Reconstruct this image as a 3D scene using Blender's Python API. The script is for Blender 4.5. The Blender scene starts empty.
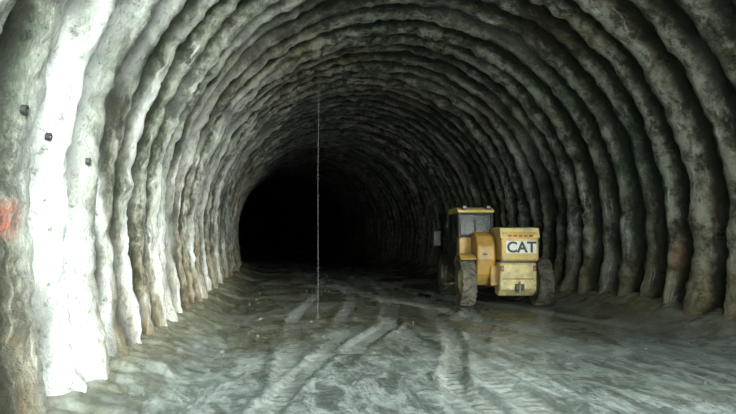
import bpy, bmesh, math, random
import numpy as np
from mathutils import Vector, noise, Matrix
random.seed(7)
S = bpy.context.scene
COL = S.collection

# ---------------------------------------------------------------- helpers
def link(o):
    COL.objects.link(o); return o

def newmat(name):
    m = bpy.data.materials.new(name); m.use_nodes = True
    nt = m.node_tree
    b = nt.nodes['Principled BSDF']
    return m, nt, b

def N(nt, t, **kw):
    n = nt.nodes.new(t)
    for k, v in kw.items():
        setattr(n, k, v)
    return n

def L(nt, a, b): nt.links.new(a, b)

def ramp(nt, inp, p0, p1, c0=(0,0,0,1), c1=(1,1,1,1)):
    r = N(nt, 'ShaderNodeValToRGB')
    if p1 < p0: p0, p1, c0, c1 = p1, p0, c1, c0
    r.color_ramp.elements[0].position = p0; r.color_ramp.elements[0].color = c0
    r.color_ramp.elements[1].position = p1; r.color_ramp.elements[1].color = c1
    L(nt, inp, r.inputs[0]); return r.outputs[0]

def mixc(nt, fac, a, b, mode='MIX'):
    m = N(nt, 'ShaderNodeMix', data_type='RGBA', blend_type=mode)
    for sock, v in ((m.inputs[0], fac), (m.inputs[6], a), (m.inputs[7], b)):
        if isinstance(v, (int, float)): sock.default_value = v
        elif isinstance(v, tuple): sock.default_value = v if len(v) == 4 else (*v, 1)
        else: L(nt, v, sock)
    return m.outputs[2]

def math_(nt, op, a, b=None, clamp=False):
    m = N(nt, 'ShaderNodeMath', operation=op); m.use_clamp = clamp
    for s, v in ((m.inputs[0], a), (m.inputs[1], b)):
        if v is None: continue
        if isinstance(v, (int, float)): s.default_value = v
        else: L(nt, v, s)
    return m.outputs[0]

def maprange(nt, inp, a, b, c, d):
    n = N(nt, 'ShaderNodeMapRange'); L(nt, inp, n.inputs[0])
    for i, v in zip((1, 2, 3, 4), (a, b, c, d)): n.inputs[i].default_value = v
    return n.outputs[0]

def noise_tex(nt, vec, scale, detail=6, rough=0.6, dist=0.0):
    n = N(nt, 'ShaderNodeTexNoise')
    n.inputs['Scale'].default_value = scale; n.inputs['Detail'].default_value = detail
    n.inputs['Roughness'].default_value = rough; n.inputs['Distortion'].default_value = dist
    L(nt, vec, n.inputs['Vector']); return n.outputs[0]

def mapping(nt, vec, sc=(1,1,1), loc=(0,0,0)):
    m = N(nt, 'ShaderNodeMapping'); m.inputs['Scale'].default_value = sc
    m.inputs['Location'].default_value = loc
    L(nt, vec, m.inputs['Vector']); return m.outputs[0]

def smooth(a, b, x):
    t = min(1, max(0, (x - a) / (b - a))); return t * t * (3 - 2 * t)

# ---------------------------------------------------------------- tunnel section
CX, SPR, R = 2.75, 1.9, 4.78
Y0, Y1 = -1.5, 80.0
def bend(y):      # the drive curves gently to the left
    return -0.0038 * max(0.0, y - 22) ** 2
sec = []          # (x, z) base section, left foot -> right foot
def half(z):
    return R - 0.38 * ((SPR - z) / 2.2) ** 2
nb = 44
for i in range(nb):
    z = -0.35 + (SPR + 0.35) * i / nb
    sec.append((CX - half(z), z))
na = 300
for i in range(na + 1):
    a = math.pi - math.pi * i / na
    sec.append((CX + R * math.cos(a), SPR + R * 1.0 * math.sin(a)))
for i in range(nb):
    z = SPR - (SPR + 0.35) * (i + 1) / nb
    sec.append((CX + half(z), z))
sec = np.array(sec)
tan = np.gradient(sec, axis=0); tan /= np.linalg.norm(tan, axis=1)[:, None]
nrm = np.stack([tan[:, 1], -tan[:, 0]], 1)   # inward
ul = np.concatenate([[0], np.cumsum(np.linalg.norm(np.diff(sec, axis=0), axis=1))])
UT = ul[-1]

ys = [Y0]
while ys[-1] < Y1:
    y = ys[-1]
    ys.append(y + (0.06 if y < 3.5 else 0.040 if y < 24 else 0.07 if y < 46 else 0.2))
ys = np.array(ys)
SP = 0.76
rk = {}
for k in range(-6, 140):
    rk[k] = (random.uniform(-0.045, 0.045), random.uniform(0.23, 0.34), random.uniform(0.26, 0.335), random.uniform(0, 50))

NU, NV = len(sec), len(ys)
P = np.zeros((NV, NU, 3)); C = np.zeros((NV, NU, 4)); C[..., 3] = 1
nz = noise.noise
tab = {}
lf = [.58 + .42 * smooth(2.5, 8.5, u) for u in ul]      # ribs are more buried in shotcrete on the left
for kk, (o, amp, hw, ph) in rk.items():
    tab[kk] = [(kk * SP + o + 0.035 * nz(Vector((u * 0.7, ph, 0))) + .016 * nz(Vector((u * 3.5, ph, 3))),
                hw * (1 + 0.16 * nz(Vector((u * 1.1, ph, 5)))),
                amp * (1 + 0.28 * nz(Vector((u * 1.1, ph, 8))) + 0.2 * nz(Vector((u * 4, ph, 4)))) * lf[i])
               for i, u in enumerate(ul)]
for j, y in enumerate(ys):
    far = y > 30
    bx = bend(y)
    for i in range(NU):
        u = ul[i]
        x0, z0 = sec[i]
        q = Vector((x0, y, z0))
        w = 0.04 * nz(q * 0.5)
        if not far: w += 0.025 * nz(q * 3.1)
        yy = y + w
        k = round(yy / SP)
        best = 0; bk = k
        for kk in (k - 1, k, k + 1):
            t_ = tab.get(kk)
            if t_ is None: continue
            c, h, amp = t_[i]
            t = abs(yy - c) / h
            if t < 1:
                v = amp * (1 - t ** 2.0) ** 0.62
                if v > best: best = v; bk = kk
        d = best + 0.05 * nz(q * 0.55) + 0.035 * nz(q * 2.1)
        if not far:
            d += 0.024 * nz(q * 5.5) - 0.04 * abs(nz(q * 4.1 + Vector((9, 2, 1)))) + 0.022 * nz(q * 12)
        P[j, i] = (x0 + bx + nrm[i, 0] * d, y, z0 + nrm[i, 1] * d)
        left = smooth(8.0, 1.5, u)
        lm = nz(Vector((u * 0.22, bk * 3.7, 1.5))) + 0.5 * nz(Vector((u * 0.9, y * 3.0, 4)))
        s = 0.0
        for yc, wd, st in ((5.4, 0.50, 1.9), (6.6, .12, .9), (7.7, 0.2, 1.2), (9.2, .18, 1.1), (10.8, 0.16, .9), (13.1, .2, 1.), (15.2, .2, .7), (17.5, .2, .6)):
            s = max(s, st * math.exp(-((y + 0.3 * nz(Vector((u * 0.8, yc, 2))) - yc) / wd) ** 2))
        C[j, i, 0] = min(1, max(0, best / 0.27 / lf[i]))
        C[j, i, 1] = max(0, min(1, left * s * (0.85 + 0.9 * nz(Vector((u * 1.3, y * 4, 7)))) + 0.8 * max(0, lm - 0.24) * (0.5 + 0.6 * left)))
        C[j, i, 2] = max(0, min(1, 0.5 + 0.9 * nz(Vector((u * 0.35, y * 0.3, 20)))))

def vault_part(name, i0, i1, mat):
    n = i1 - i0 + 1
    V = P[:, i0:i1 + 1].reshape(-1, 3)
    idx = np.arange(NV * n).reshape(NV, n)
    F = np.stack([idx[:-1, :-1], idx[1:, :-1], idx[1:, 1:], idx[:-1, 1:]], -1).reshape(-1, 4)
    me = bpy.data.meshes.new(name)
    me.from_pydata(V.tolist(), [], F.tolist())
    me.polygons.foreach_set('use_smooth', [True] * len(F))
    ca = me.color_attributes.new('mask', 'FLOAT_COLOR', 'POINT')
    ca.data.foreach_set('color', C[:, i0:i1 + 1].reshape(-1))
    uvl = me.uv_layers.new(name='UVMap')
    uu = np.broadcast_to(ul[None, i0:i1 + 1], (NV, n)); vv = np.broadcast_to(ys[:, None], (NV, n))
    UVv = np.stack([uu, vv], -1).reshape(-1, 2)
    li = np.zeros(len(me.loops), dtype=np.int32); me.loops.foreach_get('vertex_index', li)
    uvl.data.foreach_set('uv', UVv[li].reshape(-1))
    me.materials.append(mat)
    return link(bpy.data.objects.new(name, me))

# ---------------------------------------------------------------- shotcrete material
def shotcrete():
    m, nt, b = newmat('shotcrete_lining')
    uv = N(nt, 'ShaderNodeUVMap').outputs[0]
    geo = N(nt, 'ShaderNodeNewGeometry').outputs['Position']
    xyz = N(nt, 'ShaderNodeSeparateXYZ'); L(nt, geo, xyz.inputs[0])
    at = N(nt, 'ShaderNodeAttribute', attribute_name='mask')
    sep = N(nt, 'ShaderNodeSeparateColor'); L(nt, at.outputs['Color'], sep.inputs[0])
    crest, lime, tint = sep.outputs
    big = noise_tex(nt, geo, 0.7, 5, .6)
    med = noise_tex(nt, geo, 2.6, 8, .7, .5)
    fine = noise_tex(nt, geo, 8, 8, .75)
    streak = noise_tex(nt, mapping(nt, uv, (0.6, 6, 1)), 1.0, 8, .7, .5)
    streak2 = noise_tex(nt, mapping(nt, uv, (1.1, 9, 1), (7, 3, 0)), 1.0, 7, .7, .4)
    c = mixc(nt, ramp(nt, big, .38, .62), (.11, .122, .08), (.235, .25, .185))
    c = mixc(nt, ramp(nt, streak, .56, .43), c, (.05, .058, .036))
    c = mixc(nt, math_(nt, 'MULTIPLY', ramp(nt, tint, .50, .80), .65), c, (.22, .165, .08))
    c = mixc(nt, math_(nt, 'MULTIPLY', ramp(nt, tint, .46, .15), .6), c, (.085, .15, .085))
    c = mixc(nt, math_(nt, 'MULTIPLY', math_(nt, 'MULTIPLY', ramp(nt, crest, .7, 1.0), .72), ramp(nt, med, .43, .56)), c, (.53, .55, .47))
    c = mixc(nt, math_(nt, 'MULTIPLY', ramp(nt, fine, .49, .64), .4), c, (.50, .52, .44))
    dark = noise_tex(nt, mapping(nt, geo, (1, 1, 1), (4, 9, 2)), 2.6, 8, .75)
    c = mixc(nt, math_(nt, 'MULTIPLY', ramp(nt, dark, .50, .58), .85), c, (.026, .03, .021))
    ft = maprange(nt, xyz.outputs[2], 1.7, .3, 0, 1)
    c = mixc(nt, math_(nt, 'MULTIPLY', math_(nt, 'MULTIPLY', ft, ramp(nt, med, .36, .54)), .75), c, (.20, .135, .055))
    lw = math_(nt, 'MULTIPLY', ramp(nt, streak2, .54, .62), math_(nt, 'MULTIPLY', ramp(nt, big, .44, .64), .85))
    lw = math_(nt, 'MULTIPLY', lw, ramp(nt, med, .34, .50), clamp=True)
    c = mixc(nt, lw, c, (.80, .83, .80))
    # shade in the grooves between ribs painted in, with some dark staining
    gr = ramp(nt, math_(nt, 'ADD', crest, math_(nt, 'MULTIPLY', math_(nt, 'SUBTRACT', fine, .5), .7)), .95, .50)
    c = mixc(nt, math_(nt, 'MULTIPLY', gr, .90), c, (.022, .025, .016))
    lm = math_(nt, 'MULTIPLY', lime, ramp(nt, fine, .30, .46), clamp=True)
    c = mixc(nt, lm, c, (.86, .90, .87))
    def spot(uc, vc, ru, rv, col, c, st=.7):
        mp = mapping(nt, uv, (1 / ru, 1 / rv, 0), (-uc / ru, -vc / rv, 0))
        ln = N(nt, 'ShaderNodeVectorMath', operation='LENGTH'); L(nt, mp, ln.inputs[0])
        f = math_(nt, 'MULTIPLY', ramp(nt, ln.outputs['Value'], .3, 1.0, (1,1,1,1), (0,0,0,1)), ramp(nt, fine, .42, .56))
        return mixc(nt, math_(nt, 'MULTIPLY', f, st), c, col)
    c = spot(2.12, 4.45, .18, .22, (.42, .09, .055), c, .8)
    c = spot(UT - 1.65, 9.75, .3, .14, (.42, .10, .06), c, .6)
    c = spot(UT - 1.1, 9.9, .25, .12, (.50, .44, .08), c)
    c = spot(UT - 1.5, 11.7, .2, .12, (.42, .10, .07), c, .6)
    # unlit far end: darkness painted into the lining colour with depth
    far_dark = maprange(nt, xyz.outputs[1], 23, 46, 0, 1)
    c = mixc(nt, math_(nt, 'MULTIPLY', far_dark, .94), c, (.012, .013, .011))
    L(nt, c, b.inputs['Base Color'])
    L(nt, math_(nt, 'MULTIPLY', math_(nt, 'SUBTRACT', 1.0, far_dark), .5), b.inputs['Specular IOR Level'])
    L(nt, maprange(nt, med, .35, .65, .25, .6), b.inputs['Roughness'])
    bp = N(nt, 'ShaderNodeBump'); bp.inputs['Strength'].default_value = 1.0; bp.inputs['Distance'].default_value = .12
    h = math_(nt, 'ADD', noise_tex(nt, geo, 5, 10, .8), math_(nt, 'MULTIPLY', noise_tex(nt, geo, 20, 5, .7), .4))
    L(nt, h, bp.inputs['Height']); L(nt, bp.outputs[0], b.inputs['Normal'])
    return m
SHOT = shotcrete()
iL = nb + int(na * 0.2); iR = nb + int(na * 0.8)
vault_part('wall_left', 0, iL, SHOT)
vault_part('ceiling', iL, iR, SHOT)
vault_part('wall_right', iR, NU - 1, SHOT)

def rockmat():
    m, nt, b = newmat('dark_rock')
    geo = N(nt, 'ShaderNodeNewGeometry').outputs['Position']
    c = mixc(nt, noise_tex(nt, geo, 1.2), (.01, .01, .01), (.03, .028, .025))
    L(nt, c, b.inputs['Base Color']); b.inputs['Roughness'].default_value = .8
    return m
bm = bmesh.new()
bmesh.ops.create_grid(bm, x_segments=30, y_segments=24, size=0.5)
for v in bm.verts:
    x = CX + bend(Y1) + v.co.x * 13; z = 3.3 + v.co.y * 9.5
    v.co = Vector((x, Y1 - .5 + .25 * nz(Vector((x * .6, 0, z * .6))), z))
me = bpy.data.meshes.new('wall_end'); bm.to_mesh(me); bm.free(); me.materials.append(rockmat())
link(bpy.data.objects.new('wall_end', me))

# ---------------------------------------------------------------- floor
def tr(y, pts):
    for (a, xa), (b_, xb) in zip(pts, pts[1:]):
        if a <= y <= b_:
            t = (y - a) / (b_ - a); t = t * t * (3 - 2 * t) * .6 + t * .4
            return xa + (xb - xa) * t
    return None
tracks = []
def pair(pts, gap, d, wdt=.2):
    for o in (-gap / 2, gap / 2):
        tracks.append(([(a, x + o) for a, x in pts], d, wdt))
pair([(1, .3), (5, .75), (10, 2.0), (16, 2.9), (30, 3.0), (60, 2.9)], 1.85, .028, .15)
pair([(1, 1.3), (6, 1.0), (11, 1.2), (18, 2.2), (28, 3.4), (50, 3.2)], 1.9, .026, .15)
pair([(9.5, 5.2), (12, 4.6), (16, 3.3), (20, 2.6), (27, 2.1), (40, 2.3)], 1.9, .045)
pair([(12, 5.4), (16, 5.2), (20, 4.4), (25, 3.4), (34, 2.7)], 1.8, .045)
pair([(8, 1.9), (11, 3.0), (14, 3.6), (19, 3.2), (26, 2.2)], 1.8, .035)
pair([(1, 4.2), (5, 3.3), (9, 3.5), (13.1, 5.25)], 1.8, .012, .17)
xs = np.arange(-2.6, 8.11, 0.05)
yf = [Y0 - .2]
while yf[-1] < Y1 + .3:
    y = yf[-1]; yf.append(y + (.045 if y < 22 else .09 if y < 40 else .3))
def floor_h(x, y, fine=True):
    q = Vector((x, y, 0))
    z = .025 * nz(q * .35) + .007 * nz(q * 1.7)
    if fine: z += .006 * nz(q * 5) + .006 * nz(q * 13)
    tm = 0
    if fine:
        for pts, d, wd in tracks:
            xc = tr(y, pts)
            if xc is None: continue
            a = abs(x - xc - .03 * nz(Vector((0, y * .8, d * 100))))
            if a < wd * 2.2:
                k = .35 + .65 * smooth(-.35, .2, nz(Vector((pts[0][1] * 3, y * .35, 2))))
                inn = smooth(wd * 1.1, wd * .8, a)
                z += k * (-d * inn + d * .5 * math.exp(-((a - wd * 1.3) / (wd * .3)) ** 2))
                z += k * inn * .004 * math.sin(y * 38 + (x - xc) * 14 * (1 if x > xc else -1))
                tm = max(tm, inn * k)
    l = smooth(-.75, -1.95, x + .2 * nz(Vector((0, y * .5, 3))))
    r = smooth(6.1, 7.4, x + .2 * nz(Vector((5, y * .5, 3))))
    lump = .07 * nz(q * 2.4) + .05 * nz(q * 6)
    z += l * (.32 + lump) + r * (.42 + 1.3 * lump)
    return z, tm, max(l, r)
nx, ny = len(xs), len(yf)
V = []; FC = np.zeros((ny * nx, 4)); FC[:, 3] = 1
for j, y in enumerate(yf):
    bx = bend(y)
    for i, x in enumerate(xs):
        z, t, bk = floor_h(x, y)
        V.append((x + bx, y, z)); FC[j * nx + i, :3] = (t, bk, 0)
idx = np.arange(nx * ny).reshape(ny, nx)
F = np.stack([idx[:-1, :-1], idx[:-1, 1:], idx[1:, 1:], idx[1:, :-1]], -1).reshape(-1, 4)
me = bpy.data.meshes.new('floor'); me.from_pydata(V, [], F.tolist())
me.polygons.foreach_set('use_smooth', [True] * len(F))
ca = me.color_attributes.new('mask', 'FLOAT_COLOR', 'POINT'); ca.data.foreach_set('color', FC.reshape(-1))
def mud():
    m, nt, b = newmat('wet_mud')
    geo = N(nt, 'ShaderNodeNewGeometry').outputs['Position']
    at = N(nt, 'ShaderNodeAttribute', attribute_name='mask')
    sep = N(nt, 'ShaderNodeSeparateColor'); L(nt, at.outputs['Color'], sep.inputs[0])
    track, bank, _ = sep.outputs
    xyz = N(nt, 'ShaderNodeSeparateXYZ'); L(nt, geo, xyz.inputs[0])
    big = noise_tex(nt, geo, .6, 6, .6, .4)
    med = noise_tex(nt, mapping(nt, geo, (2.0, .8, 1)), 1.6, 9, .72, .9)
    scr = noise_tex(nt, mapping(nt, geo, (7.0, 1.3, 1)), 1.0, 8, .7, 1.2)
    fine = noise_tex(nt, geo, 9, 8, .75)
    near = maprange(nt, xyz.outputs[1], 6.0, 11.0, 1, 0)
    c = mixc(nt, ramp(nt, med, .40, .60), (.058, .062, .04), (.15, .155, .11))
    silt = mixc(nt, ramp(nt, med, .42, .56), (.12, .145, .13), (.34, .40, .39))
    silt = mixc(nt, math_(nt, 'MULTIPLY', ramp(nt, scr, .51, .60), .6), silt, (.095, .11, .10))
    f = math_(nt, 'MULTIPLY', math_(nt, 'ADD', near, math_(nt, 'MULTIPLY', math_(nt, 'SUBTRACT', big, .5), 2.2)), 1.0, clamp=True)
    c = mixc(nt, f, c, silt)
    c = mixc(nt, math_(nt, 'MULTIPLY', track, .7), c, mixc(nt, ramp(nt, fine, .42, .56), (.16, .18, .16), (.37, .41, .38)))
    c = mixc(nt, math_(nt, 'MULTIPLY', bank, .75), c, mixc(nt, ramp(nt, fine, .42, .6), (.06, .06, .036), (.21, .19, .115)))
    c = mixc(nt, math_(nt, 'MULTIPLY', ramp(nt, fine, .52, .62), .55), c, (.04, .042, .033))
    c = mixc(nt, maprange(nt, xyz.outputs[1], 22, 42, 0, .9), c, (.012, .012, .01))  # far-end darkness painted into the mud colour too
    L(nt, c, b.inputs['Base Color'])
    r = ramp(nt, big, .46, .54, (.05, .05, .05, 1), (.38, .38, .38, 1))
    L(nt, r, b.inputs['Roughness'])
    bp = N(nt, 'ShaderNodeBump'); bp.inputs['Strength'].default_value = .65; bp.inputs['Distance'].default_value = .022
    h = math_(nt, 'ADD', noise_tex(nt, geo, 9, 9, .75), math_(nt, 'MULTIPLY', noise_tex(nt, geo, 30, 4, .7), .4))
    L(nt, h, bp.inputs['Height']); L(nt, bp.outputs[0], b.inputs['Normal'])
    return m
MUD = mud()
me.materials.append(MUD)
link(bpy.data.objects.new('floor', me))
def gravel():
    m, nt, b = newmat('pale_gravel')
    geo = N(nt, 'ShaderNodeNewGeometry').outputs['Position']
    c = mixc(nt, noise_tex(nt, geo, 4, 8, .7), (.36, .36, .33), (.62, .62, .58))
    L(nt, c, b.inputs['Base Color']); b.inputs['Roughness'].default_value = .9
    return m
bm = bmesh.new()
bmesh.ops.create_grid(bm, x_segments=60, y_segments=40, size=0.5)
for v in bm.verts:
    x = CX + v.co.x * 60; y = -21.6 + v.co.y * 40
    v.co = Vector((x, y, -.06 + .1 * nz(Vector((x * .3, y * .3, 0)))))
me = bpy.data.meshes.new('ground'); bm.to_mesh(me); bm.free(); me.materials.append(gravel())
link(bpy.data.objects.new('ground', me))

# ---------------------------------------------------------------- paints
def metal(name, col, rough, met=0.0, var=.3, vcol=(.05, .04, .03), sc=3, lo=.5, hi=.7, grime=0):
    m, nt, b = newmat(name)
    tc = N(nt, 'ShaderNodeNewGeometry').outputs['Position']
    f = math_(nt, 'MULTIPLY', ramp(nt, noise_tex(nt, tc, sc, 8, .7), lo, hi), var)
    c = mixc(nt, f, col, vcol)
    if grime:   # splashed mud, heavier low down
        xyz = N(nt, 'ShaderNodeSeparateXYZ'); L(nt, tc, xyz.inputs[0])
        g = math_(nt, 'MULTIPLY', maprange(nt, xyz.outputs[2], 1.5, .3, 0, 1), ramp(nt, noise_tex(nt, tc, 6, 8, .75), .40, .58))
        c = mixc(nt, math_(nt, 'MULTIPLY', g, grime), c, (.14, .12, .075))
    L(nt, c, b.inputs['Base Color'])
    b.inputs['Roughness'].default_value = rough; b.inputs['Metallic'].default_value = met
    return m
STONE = metal('stone', (.09, .09, .07), .8, 0, .6, (.04, .04, .03))
def rubble(name, n, xr, yr, smin, smax):
    bm = bmesh.new()
    for _ in range(n):
        x = random.uniform(*xr); y = random.uniform(*yr)
        s = random.uniform(smin, smax) * (1 if random.random() < .85 else 1.7)
        M = Matrix.Translation((x, y, floor_h(x, y)[0] + s * .1)) @ Matrix.Rotation(random.uniform(0, 6), 4, 'Z') @ Matrix.Diagonal((s, s * random.uniform(.6, 1), s * random.uniform(.45, .8), 1))
        g = bmesh.ops.create_icosphere(bm, subdivisions=2, radius=1)
        o = random.uniform(0, 99)
        for v in g['verts']:
            v.co *= 1 + .45 * nz(v.co * 1.3 + Vector((o, 0, 0)))
            v.co = M @ v.co
    me = bpy.data.meshes.new(name); bm.to_mesh(me); bm.free(); me.materials.append(STONE)
    return link(bpy.data.objects.new(name, me))
rubble('scattered_stones', 160, (-.8, 6.5), (5, 22), .01, .024)

BLACK = metal('black_paint', (.018, .018, .018), .5, 0, .4, (.12, .11, .085))
RUBBER = metal('muddy_rubber', (.03, .03, .026), .85, 0, .85, (.17, .155, .11), 4, .38, .58)
YEL = metal('dusty_yellow_paint', (.72, .50, .13), .5, 0, .7, (.32, .26, .14), 4, .44, .66, .7)
YELP = metal('faded_yellow_paint', (.78, .65, .29), .5, 0, .7, (.36, .31, .19), 4, .44, .66, .7)
YEL_SHADE = metal('shaded_yellow_paint', (.50, .29, .055), .5, 0, .65, (.18, .13, .06), 4, .44, .68, .8)  # yellow paint turned orange; shade on these parts put into the colour
STEEL = metal('worn_steel', (.25, .24, .22), .45, .7, .6, (.12, .07, .04))
WHITE = metal('sticker_white', (.80, .80, .72), .5, 0, .4, (.4, .38, .3))
RED = metal('sticker_red', (.5, .05, .03), .5)
LINE_GREY = metal('grey_line', (.16, .16, .15), .8)
m_, nt_, b_ = newmat('dusty_tinted_glass')
b_.inputs['Base Color'].default_value = (.34, .36, .35, 1); b_.inputs['Roughness'].default_value = .2
b_.inputs['Transmission Weight'].default_value = .85; b_.inputs['IOR'].default_value = 1.15
GLASS = m_
m_, nt_, b_ = newmat('lamp_lens'); b_.inputs['Base Color'].default_value = (.3, .3, .28, 1); b_.inputs['Roughness'].default_value = .5
LENS = m_
m_, nt_, b_ = newmat('tail_lamp_red'); b_.inputs['Base Color'].default_value = (.40, .03, .02, 1); b_.inputs['Roughness'].default_value = .3
TAIL = m_

def wall_point(z, y):
    j = int(np.argmin(np.abs(ys - y))); i = int(np.argmin(np.abs(sec[:nb + na // 2, 1] - z)))
    return Vector(P[j, i]), Vector((nrm[i, 0], 0, nrm[i, 1]))
for (z, y) in ((2.45, 5.1), (2.55, 4.45), (2.35, 5.85)):
    p, n_ = wall_point(z, y)
    bm = bmesh.new()
    seg = 20
    prof = [(.034, -.02), (.034, .015), (.026, .02), (.024, -.02)]
    rings = []
    for r_, h_ in prof:
        rings.append([bm.verts.new((r_ * math.cos(2 * math.pi * s / seg), r_ * math.sin(2 * math.pi * s / seg), h_)) for s in range(seg)])
    for a, b2 in zip(rings, rings[1:]):
        for s in range(seg):
            bm.faces.new((a[s], a[(s + 1) % seg], b2[(s + 1) % seg], b2[s]))
    bm.faces.new(rings[-1])
    me = bpy.data.meshes.new('drain_pipe'); bm.to_mesh(me); bm.free(); me.materials.append(BLACK)
    o = link(bpy.data.objects.new('drain_pipe', me)); o.location = p + n_ * .02
    o.rotation_euler = n_.to_track_quat('Z', 'Y').to_euler()

# very thin vertical line from the crown to the floor
cxp, cyp = .735, 11.3
jj = int(np.argmin(np.abs(ys - cyp))); col = P[jj, nb:nb + na]
ii = int(np.argmin(np.abs(col[:, 0] - cxp) + (col[:, 2] < 4) * 99)); ztop = col[ii, 2]
cu = bpy.data.curves.new('thin_vertical_line', 'CURVE'); cu.dimensions = '3D'; cu.bevel_depth = .0022; cu.bevel_resolution = 2
sp = cu.splines.new('POLY'); sp.points.add(12)
zb = floor_h(cxp, cyp)[0]
for k_, p_ in enumerate(sp.points):
    t = k_ / 12; p_.co = (cxp + .006 * math.sin(t * 9), cyp + .006 * math.cos(t * 7), ztop + (zb + .005 - ztop) * t, 1)
cu.materials.append(LINE_GREY); link(bpy.data.objects.new('thin_vertical_line', cu))

# ---------------------------------------------------------------- telehandler
TH = bpy.data.objects.new('telehandler', None); link(TH)
def part(name, me, mat, bevel=0, smoothf=False, seg=3):
    me.materials.clear(); me.materials.append(mat)
    o = link(bpy.data.objects.new(name, me)); o.parent = TH
    if smoothf:
        for p in me.polygons: p.use_smooth = True
    if bevel:
        md = o.modifiers.new('bevel', 'BEVEL'); md.width = bevel; md.segments = seg; md.limit_method = 'ANGLE'
        md.harden_normals = False
    return o
def box(name, x, y, z, mat, bevel=.015, taper=None):
    bm = bmesh.new(); bmesh.ops.create_cube(bm, size=1)
    for v in bm.verts:
        tx = 1
        if taper and v.co.z < 0: tx = taper
        v.co = Vector(((x[0] + x[1]) / 2 + v.co.x * (x[1] - x[0]) * tx, (y[0] + y[1]) / 2 + v.co.y * (y[1] - y[0]), (z[0] + z[1]) / 2 + v.co.z * (z[1] - z[0])))
    me = bpy.data.meshes.new(name); bm.to_mesh(me); bm.free()
    return part(name, me, mat, bevel)
def prism(name, prof, x0, x1, mat, bevel=.015):   # prof = [(y,z)..]
    bm = bmesh.new()
    a = [bm.verts.new((x0, y, z)) for y, z in prof]; b2 = [bm.verts.new((x1, y, z)) for y, z in prof]
    bm.faces.new(a); bm.faces.new(b2[::-1]); n = len(prof)
    for i in range(n): bm.faces.new((a[i], b2[i], b2[(i + 1) % n], a[(i + 1) % n]))
    bmesh.ops.recalc_face_normals(bm, faces=bm.faces)
    me = bpy.data.meshes.new(name); bm.to_mesh(me); bm.free()
    return part(name, me, mat, bevel)
def tube(name, pts, r, mat, closed=False):
    cu = bpy.data.curves.new(name, 'CURVE'); cu.dimensions = '3D'; cu.bevel_depth = r; cu.bevel_resolution = 3; cu.use_fill_caps = True
    sp = cu.splines.new('POLY'); sp.points.add(len(pts) - 1)
    for p, q in zip(sp.points, pts): p.co = (*q, 1)
    sp.use_cyclic_u = closed; cu.materials.append(mat)
    o = link(bpy.data.objects.new(name, cu)); o.parent = TH; return o
def sweep_arc(name, cy, cz, r0, r1, a0, a1, x0, x1, mat, n=18):
    prof = [(cy + r1 * math.cos(a0 + (a1 - a0) * i / n), cz + r1 * math.sin(a0 + (a1 - a0) * i / n)) for i in range(n + 1)]
    prof += [(cy + r0 * math.cos(a1 + (a0 - a1) * i / n), cz + r0 * math.sin(a1 + (a0 - a1) * i / n)) for i in range(n + 1)]
    return prism(name, prof, x0, x1, mat, .006)

RW, WW = .57, .34
def tyre(name, cx, cy, side):
    bm = bmesh.new(); seg = 64
    h = WW / 2
    prof = [(.30, -h * .72), (.36, -h * .86), (.44, -h * .98), (.50, -h * .97), (.535, -h * .82), (.54, -h * .4), (.54, 0)]
    prof = prof + [(r, -x) for r, x in prof[:-1][::-1]]
    rings = [[bm.verts.new((x, r * math.cos(2 * math.pi * s / seg), r * math.sin(2 * math.pi * s / seg))) for s in range(seg)] for r, x in prof]
    for a, b2 in zip(rings, rings[1:]):
        for s in range(seg): bm.faces.new((a[s], b2[s], b2[(s + 1) % seg], a[(s + 1) % seg]))
    nl = 22
    for sd in (-1, 1):
        for k in range(nl):
            a0 = 2 * math.pi * (k + (.5 if sd > 0 else 0)) / nl
            pts = []
            for t in (0, .5, 1):
                xx = sd * (.01 + t * (h - .005)); ang = a0 + t * .20
                for da in (-.045, .045):
                    for rr in ((.53, RW) if t < 1 else (.47, RW - .025)):
                        pts.append(bm.verts.new((xx, rr * math.cos(ang + da), rr * math.sin(ang + da))))
            for q in (0, 4):
                A = pts[q:q + 4]; B = pts[q + 4:q + 8]
                for i0, i1 in ((0, 1), (1, 3), (3, 2), (2, 0)):
                    bm.faces.new((A[i0], A[i1], B[i1], B[i0]))
            bm.faces.new((pts[0], pts[1], pts[3], pts[2])); bm.faces.new((pts[8], pts[9], pts[11], pts[10]))
    bmesh.ops.recalc_face_normals(bm, faces=bm.faces)
    me = bpy.data.meshes.new(name); bm.to_mesh(me); bm.free()
    o = part(name, me, RUBBER); o.location = (cx, cy, RW - .01)
    bm = bmesh.new(); pr = [(.0, .10), (.07, .10), (.08, .06), (.15, .05), (.17, -.02), (.25, -.03), (.28, .10), (.315, .12), (.315, -.12), (.2, -.12)]
    rings = [[bm.verts.new((side * x, r * math.cos(2 * math.pi * s / 40), r * math.sin(2 * math.pi * s / 40))) for s in range(40)] for r, x in pr[1:]]
    for a, b2 in zip(rings, rings[1:]):
        for s in range(40): bm.faces.new((a[s], b2[s], b2[(s + 1) % 40], a[(s + 1) % 40]))
    bm.faces.new(rings[0])
    for k in range(8):
        an = k * math.pi / 4
        M = Matrix.Translation((side * .0, .21 * math.cos(an), .21 * math.sin(an))) @ Matrix.Rotation(math.pi / 2, 4, 'Y')
        bmesh.ops.create_cone(bm, cap_ends=True, segments=6, radius1=.018, radius2=.018, depth=.06, matrix=M)
    bmesh.ops.recalc_face_normals(bm, faces=bm.faces)
    me = bpy.data.meshes.new(name + '_rim'); bm.to_mesh(me); bm.free()
    o = part(name + '_rim', me, YELP); o.location = (cx, cy, RW - .01)
TX, WB = .89, 2.65
tyre('wheel_rear_left', -TX, 0, -1); tyre('wheel_rear_right', TX, 0, 1)
tyre('wheel_front_left', -TX, WB, -1); tyre('wheel_front_right', TX, WB, 1)
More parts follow.
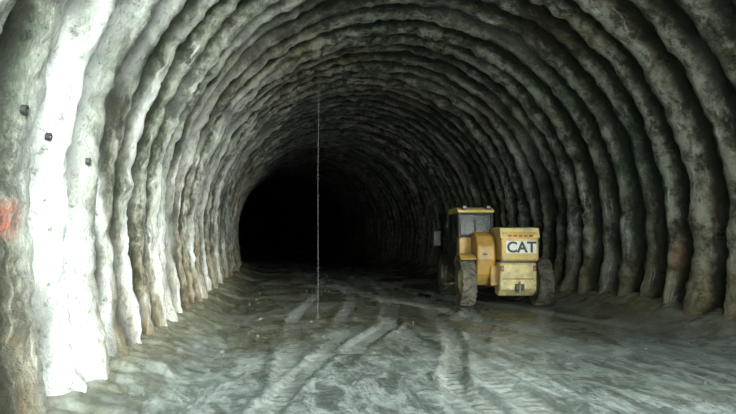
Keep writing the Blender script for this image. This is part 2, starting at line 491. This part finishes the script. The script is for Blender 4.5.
for nm, y in (('axle_rear', 0), ('axle_front', WB)):
    tube(nm, [(-TX, y, RW), (TX, y, RW)], .09, STEEL)
    box(nm + '_housing', (-.2, .2), (y - .18, y + .18), (RW - .18, RW + .18), BLACK, .05)
prism('chassis', [(-.45, .50), (-.45, .95), (0, 1.02), (2.6, .95), (3.15, .85), (3.15, .45), (2.6, .42), (.3, .42)], -.40, .42, YEL_SHADE, .03)
# rear counterweight (lower) & cover (upper)
prism('counterweight', [(-.50, .27), (-.72, .44), (-.76, .98), (-.70, 1.04), (-.25, 1.04), (-.25, .30)], -.26, .58, YELP, .04)
box('tow_bracket', (.08, .28), (-.80, -.72), (.42, .56), BLACK, .02)
tube('tow_pin', [(.18, -.79, .37), (.18, -.79, .62)], .022, STEEL)
prism('rear_cover', [(-.78, 1.08), (-.80, 1.68), (-.70, 1.80), (.20, 1.84), (.45, 1.6), (.45, 1.05)], -.23, .62, YEL, .05)
prism('rear_cover_lip', [(-.815, 1.60), (-.72, 1.815), (-.2, 1.845), (-.2, 1.80), (-.69, 1.77), (-.78, 1.59)], -.25, .64, YELP, .012)
box('counterweight_seam', (-.24, .57), (-.72, -.3), (1.035, 1.085), BLACK, .005)
box('lower_step_plate', (-.20, .52), (-.775, -.70), (.66, .69), YEL_SHADE, .006)
for i, xx in enumerate((-.19, .51)):
    for k_, zz in enumerate((1.12, 1.70)):
        tube('cover_bolt_%d_%d' % (i, k_), [(xx, -.80, zz), (xx, -.825, zz)], .016, STEEL)
box('decal_panel', (-.13, .56), (-.812, -.796), (1.25, 1.53), WHITE, .004)
for i, xx in enumerate((-.08, .04, .16, .28, .40)):
    box('decal_mark_%d' % i, (xx, xx + .075), (-.832, -.80), (1.62, 1.665), RED, .002)
for nm, xx in (('tail_lamp_left', -.21), ('tail_lamp_right', .53)):
    box(nm, (xx - .03, xx + .03), (-.775, -.74), (.86, .96), TAIL, .01)
    box(nm + '_housing', (xx - .04, xx + .04), (-.77, -.74), (.845, .975), BLACK, .01)
fc = bpy.data.curves.new('decal_letters', 'FONT'); fc.body = 'CAT'; fc.size = .335; fc.extrude = .004; fc.align_x = 'CENTER'; fc.offset = .010
fc.materials.append(BLACK)
fo = link(bpy.data.objects.new('decal_letters', fc)); fo.parent = TH; fo.location = (.215, -.818, 1.275); fo.rotation_euler = (math.pi / 2, 0, 0)
# boom
prism('boom_outer', [(-.35, 1.50), (-.35, 1.84), (2.3, 1.50), (2.3, 1.18)], -.02, .36, YEL, .02)
prism('boom_inner', [(2.2, 1.22), (2.2, 1.47), (3.55, 1.27), (3.75, .95), (3.75, .62), (3.55, .62), (3.45, 1.02)], .05, .29, YELP, .02)
tube('boom_cylinder', [(.17, .6, .98), (.17, 2.0, 1.16)], .06, STEEL)
box('fork_carriage', (-.60, .80), (3.72, 3.80), (.25, .95), BLACK, .01)
for nm, xx in (('fork_left', -.25), ('fork_right', .45)):
    prism(nm, [(3.80, .85), (3.86, .85), (3.86, .20), (4.95, .16), (4.95, .13), (3.80, .13)], xx, xx + .11, STEEL, .004)
prism('engine_pod', [(.70, .62), (.70, 1.10), (.82, 1.20), (1.85, 1.14), (2.02, 1.0), (2.02, .62)], .46, .98, YEL_SHADE, .04)
for k in range(6):
    box('engine_grille_%d' % k, (.975, .99), (.95, 1.75), (.70 + k * .06, .73 + k * .06), BLACK, .003)
tube('exhaust_pipe', [(.72, 1.5, 1.1), (.72, 1.5, 1.6), (.74, 1.42, 1.68)], .035, BLACK)
# cab
cx0, cx1 = -1.0, -.14
TZ = 2.25
prism('cab_body', [(.42, .60), (.30, 1.10), (.28, 1.60), (.40, 1.66), (1.55, 1.40), (1.95, 1.30), (2.0, .80), (1.8, .55)], cx0 + .02, cx1 - .02, YEL_SHADE, .03)
prism('cab_window_rear', [(.30, 1.62), (.345, TZ - .05), (.355, TZ - .05), (.31, 1.62)], cx0 + .06, cx1 - .06, GLASS, .002)
prism('cab_window_side', [(.36, 1.66), (.40, TZ - .05), (1.50, TZ - .05), (1.86, 1.36)], cx0 + .01, cx0 + .02, GLASS, .002)
prism('cab_window_inner', [(.36, 1.66), (.40, TZ - .05), (1.50, TZ - .05), (1.86, 1.36)], cx1 - .02, cx1 - .01, GLASS, .002)
prism('cab_windscreen', [(1.54, TZ - .05), (1.92, 1.34), (1.93, 1.34), (1.55, TZ - .05)], cx0 + .05, cx1 - .05, GLASS, .002)
for s, xx in (('left', cx0 + .03), ('right', cx1 - .03)):
    tube('cab_post_rear_' + s, [(xx, .30, 1.58), (xx, .35, TZ)], .04, BLACK)
    tube('cab_post_mid_' + s, [(xx, 1.05, 1.5), (xx, 1.02, TZ)], .03, BLACK)
    tube('cab_post_front_' + s, [(xx, 1.95, 1.32), (xx, 1.58, TZ)], .035, BLACK)
tube('cab_rear_rail', [(cx0 + .03, .30, 1.64), (cx1 - .03, .30, 1.64)], .035, BLACK)
tube('cab_rear_header', [(cx0 + .03, .34, TZ - .06), (cx1 - .03, .34, TZ - .06)], .03, BLACK)
box('cab_rear_wiper', (-.60, -.575), (.27, .29), (1.7, 2.05), BLACK, .004)
prism('cab_roof', [(.24, TZ - .04), (.26, TZ + .03), (.45, TZ + .09), (1.5, TZ + .09), (1.68, TZ + .02), (1.66, TZ - .04)], cx0 - .02, cx1 + .02, YEL, .025)
for s, xx in (('left', cx0 + .14), ('right', cx1 - .14)):
    box('work_lamp_' + s, (xx - .06, xx + .06), (.18, .26), (TZ + .03, TZ + .13), BLACK, .015)
    box('work_lamp_lens_' + s, (xx - .035, xx + .035), (.174, .184), (TZ + .06, TZ + .105), LENS, .004)
box('seat_base', (-.80, -.40), (.75, 1.2), (1.45, 1.62), BLACK, .05)
box('seat_back', (-.78, -.42), (.68, .80), (1.55, 2.0), BLACK, .05)
tube('steering_wheel', [(-.6 + .18 * math.cos(a * math.pi / 8), 1.50 + .08 * math.sin(a * math.pi / 8), 1.68 + .16 * math.sin(a * math.pi / 8)) for a in range(16)], .015, BLACK, True)
prism('rear_cowl', [(-.10, .48), (-.34, .75), (-.45, 1.1), (-.42, 1.42), (-.25, 1.64), (.05, 1.74), (.26, 1.72), (.28, .5)], -.70, -.27, YEL_SHADE, .05)
box('cowl_handle', (-.56, -.47), (-.47, -.43), (1.2, 1.24), BLACK, .004)
sweep_arc('fender_rear_left', 0, RW, .63, .66, math.radians(35), math.radians(125), -1.07, -.70, YEL_SHADE)
sweep_arc('fender_front_left', WB, RW, .64, .67, math.radians(25), math.radians(155), -1.09, -.74, BLACK)
sweep_arc('fender_front_right', WB, RW, .64, .67, math.radians(25), math.radians(155), .74, 1.09, BLACK)
tube('mirror_arm_left', [(-1.0, 1.75, 1.75), (-1.28, 1.9, 1.78), (-1.28, 1.9, 1.6)], .014, BLACK)
box('mirror_left', (-1.38, -1.18), (1.86, 1.92), (1.38, 1.78), BLACK, .02)
tube('mirror_arm_right', [(.95, 1.9, 1.1), (1.1, 1.95, 1.35)], .014, BLACK)
box('mirror_right', (1.0, 1.16), (1.93, 1.98), (1.3, 1.52), BLACK, .02)
box('cab_step', (-1.1, -.8), (1.0, 1.6), (.42, .46), STEEL, .005)
prism('cab_door_panel', [(.60, .62), (.50, 1.2), (.48, 1.58), (1.5, 1.36), (1.85, 1.26), (1.78, .70)], cx0 - .005, cx0 + .03, BLACK, .01)
TH.location = (5.24, 13.15, 0.0)
TH.rotation_euler = (0, 0, math.radians(-7))
TH.location.z = .005 + sum(floor_h(TH.location.x + dx, TH.location.y + dy)[0] for dx, dy in ((-.9, .1), (.9, -.1), (-.6, 2.7), (1.2, 2.6))) / 4

# ---------------------------------------------------------------- light
w = bpy.data.worlds.new('overcast_sky'); S.world = w; w.use_nodes = True
nt = w.node_tree; bg = nt.nodes['Background']
bg.inputs['Color'].default_value = (.90, 1.0, .95, 1); bg.inputs['Strength'].default_value = 8.5
sun = bpy.data.lights.new('sun', 'SUN'); sun.energy = 17.0; sun.angle = math.radians(30); sun.color = (.95, 1, .94)
so = link(bpy.data.objects.new('sun', sun))
d = Vector((-.34, 1, -.20)); so.rotation_euler = d.to_track_quat('-Z', 'Y').to_euler(); so.location = (8, -20, 10)

# ---------------------------------------------------------------- camera
cam = bpy.data.cameras.new('camera'); cam.lens = 578 / 736 * 36; cam.sensor_width = 36; cam.clip_end = 300
co = link(bpy.data.objects.new('camera', cam)); S.camera = co
co.location = (0, 0, 1.6)
co.rotation_euler = (math.radians(90 + 3.07), 0, math.radians(-8.66))
S.view_settings.view_transform = 'Standard'
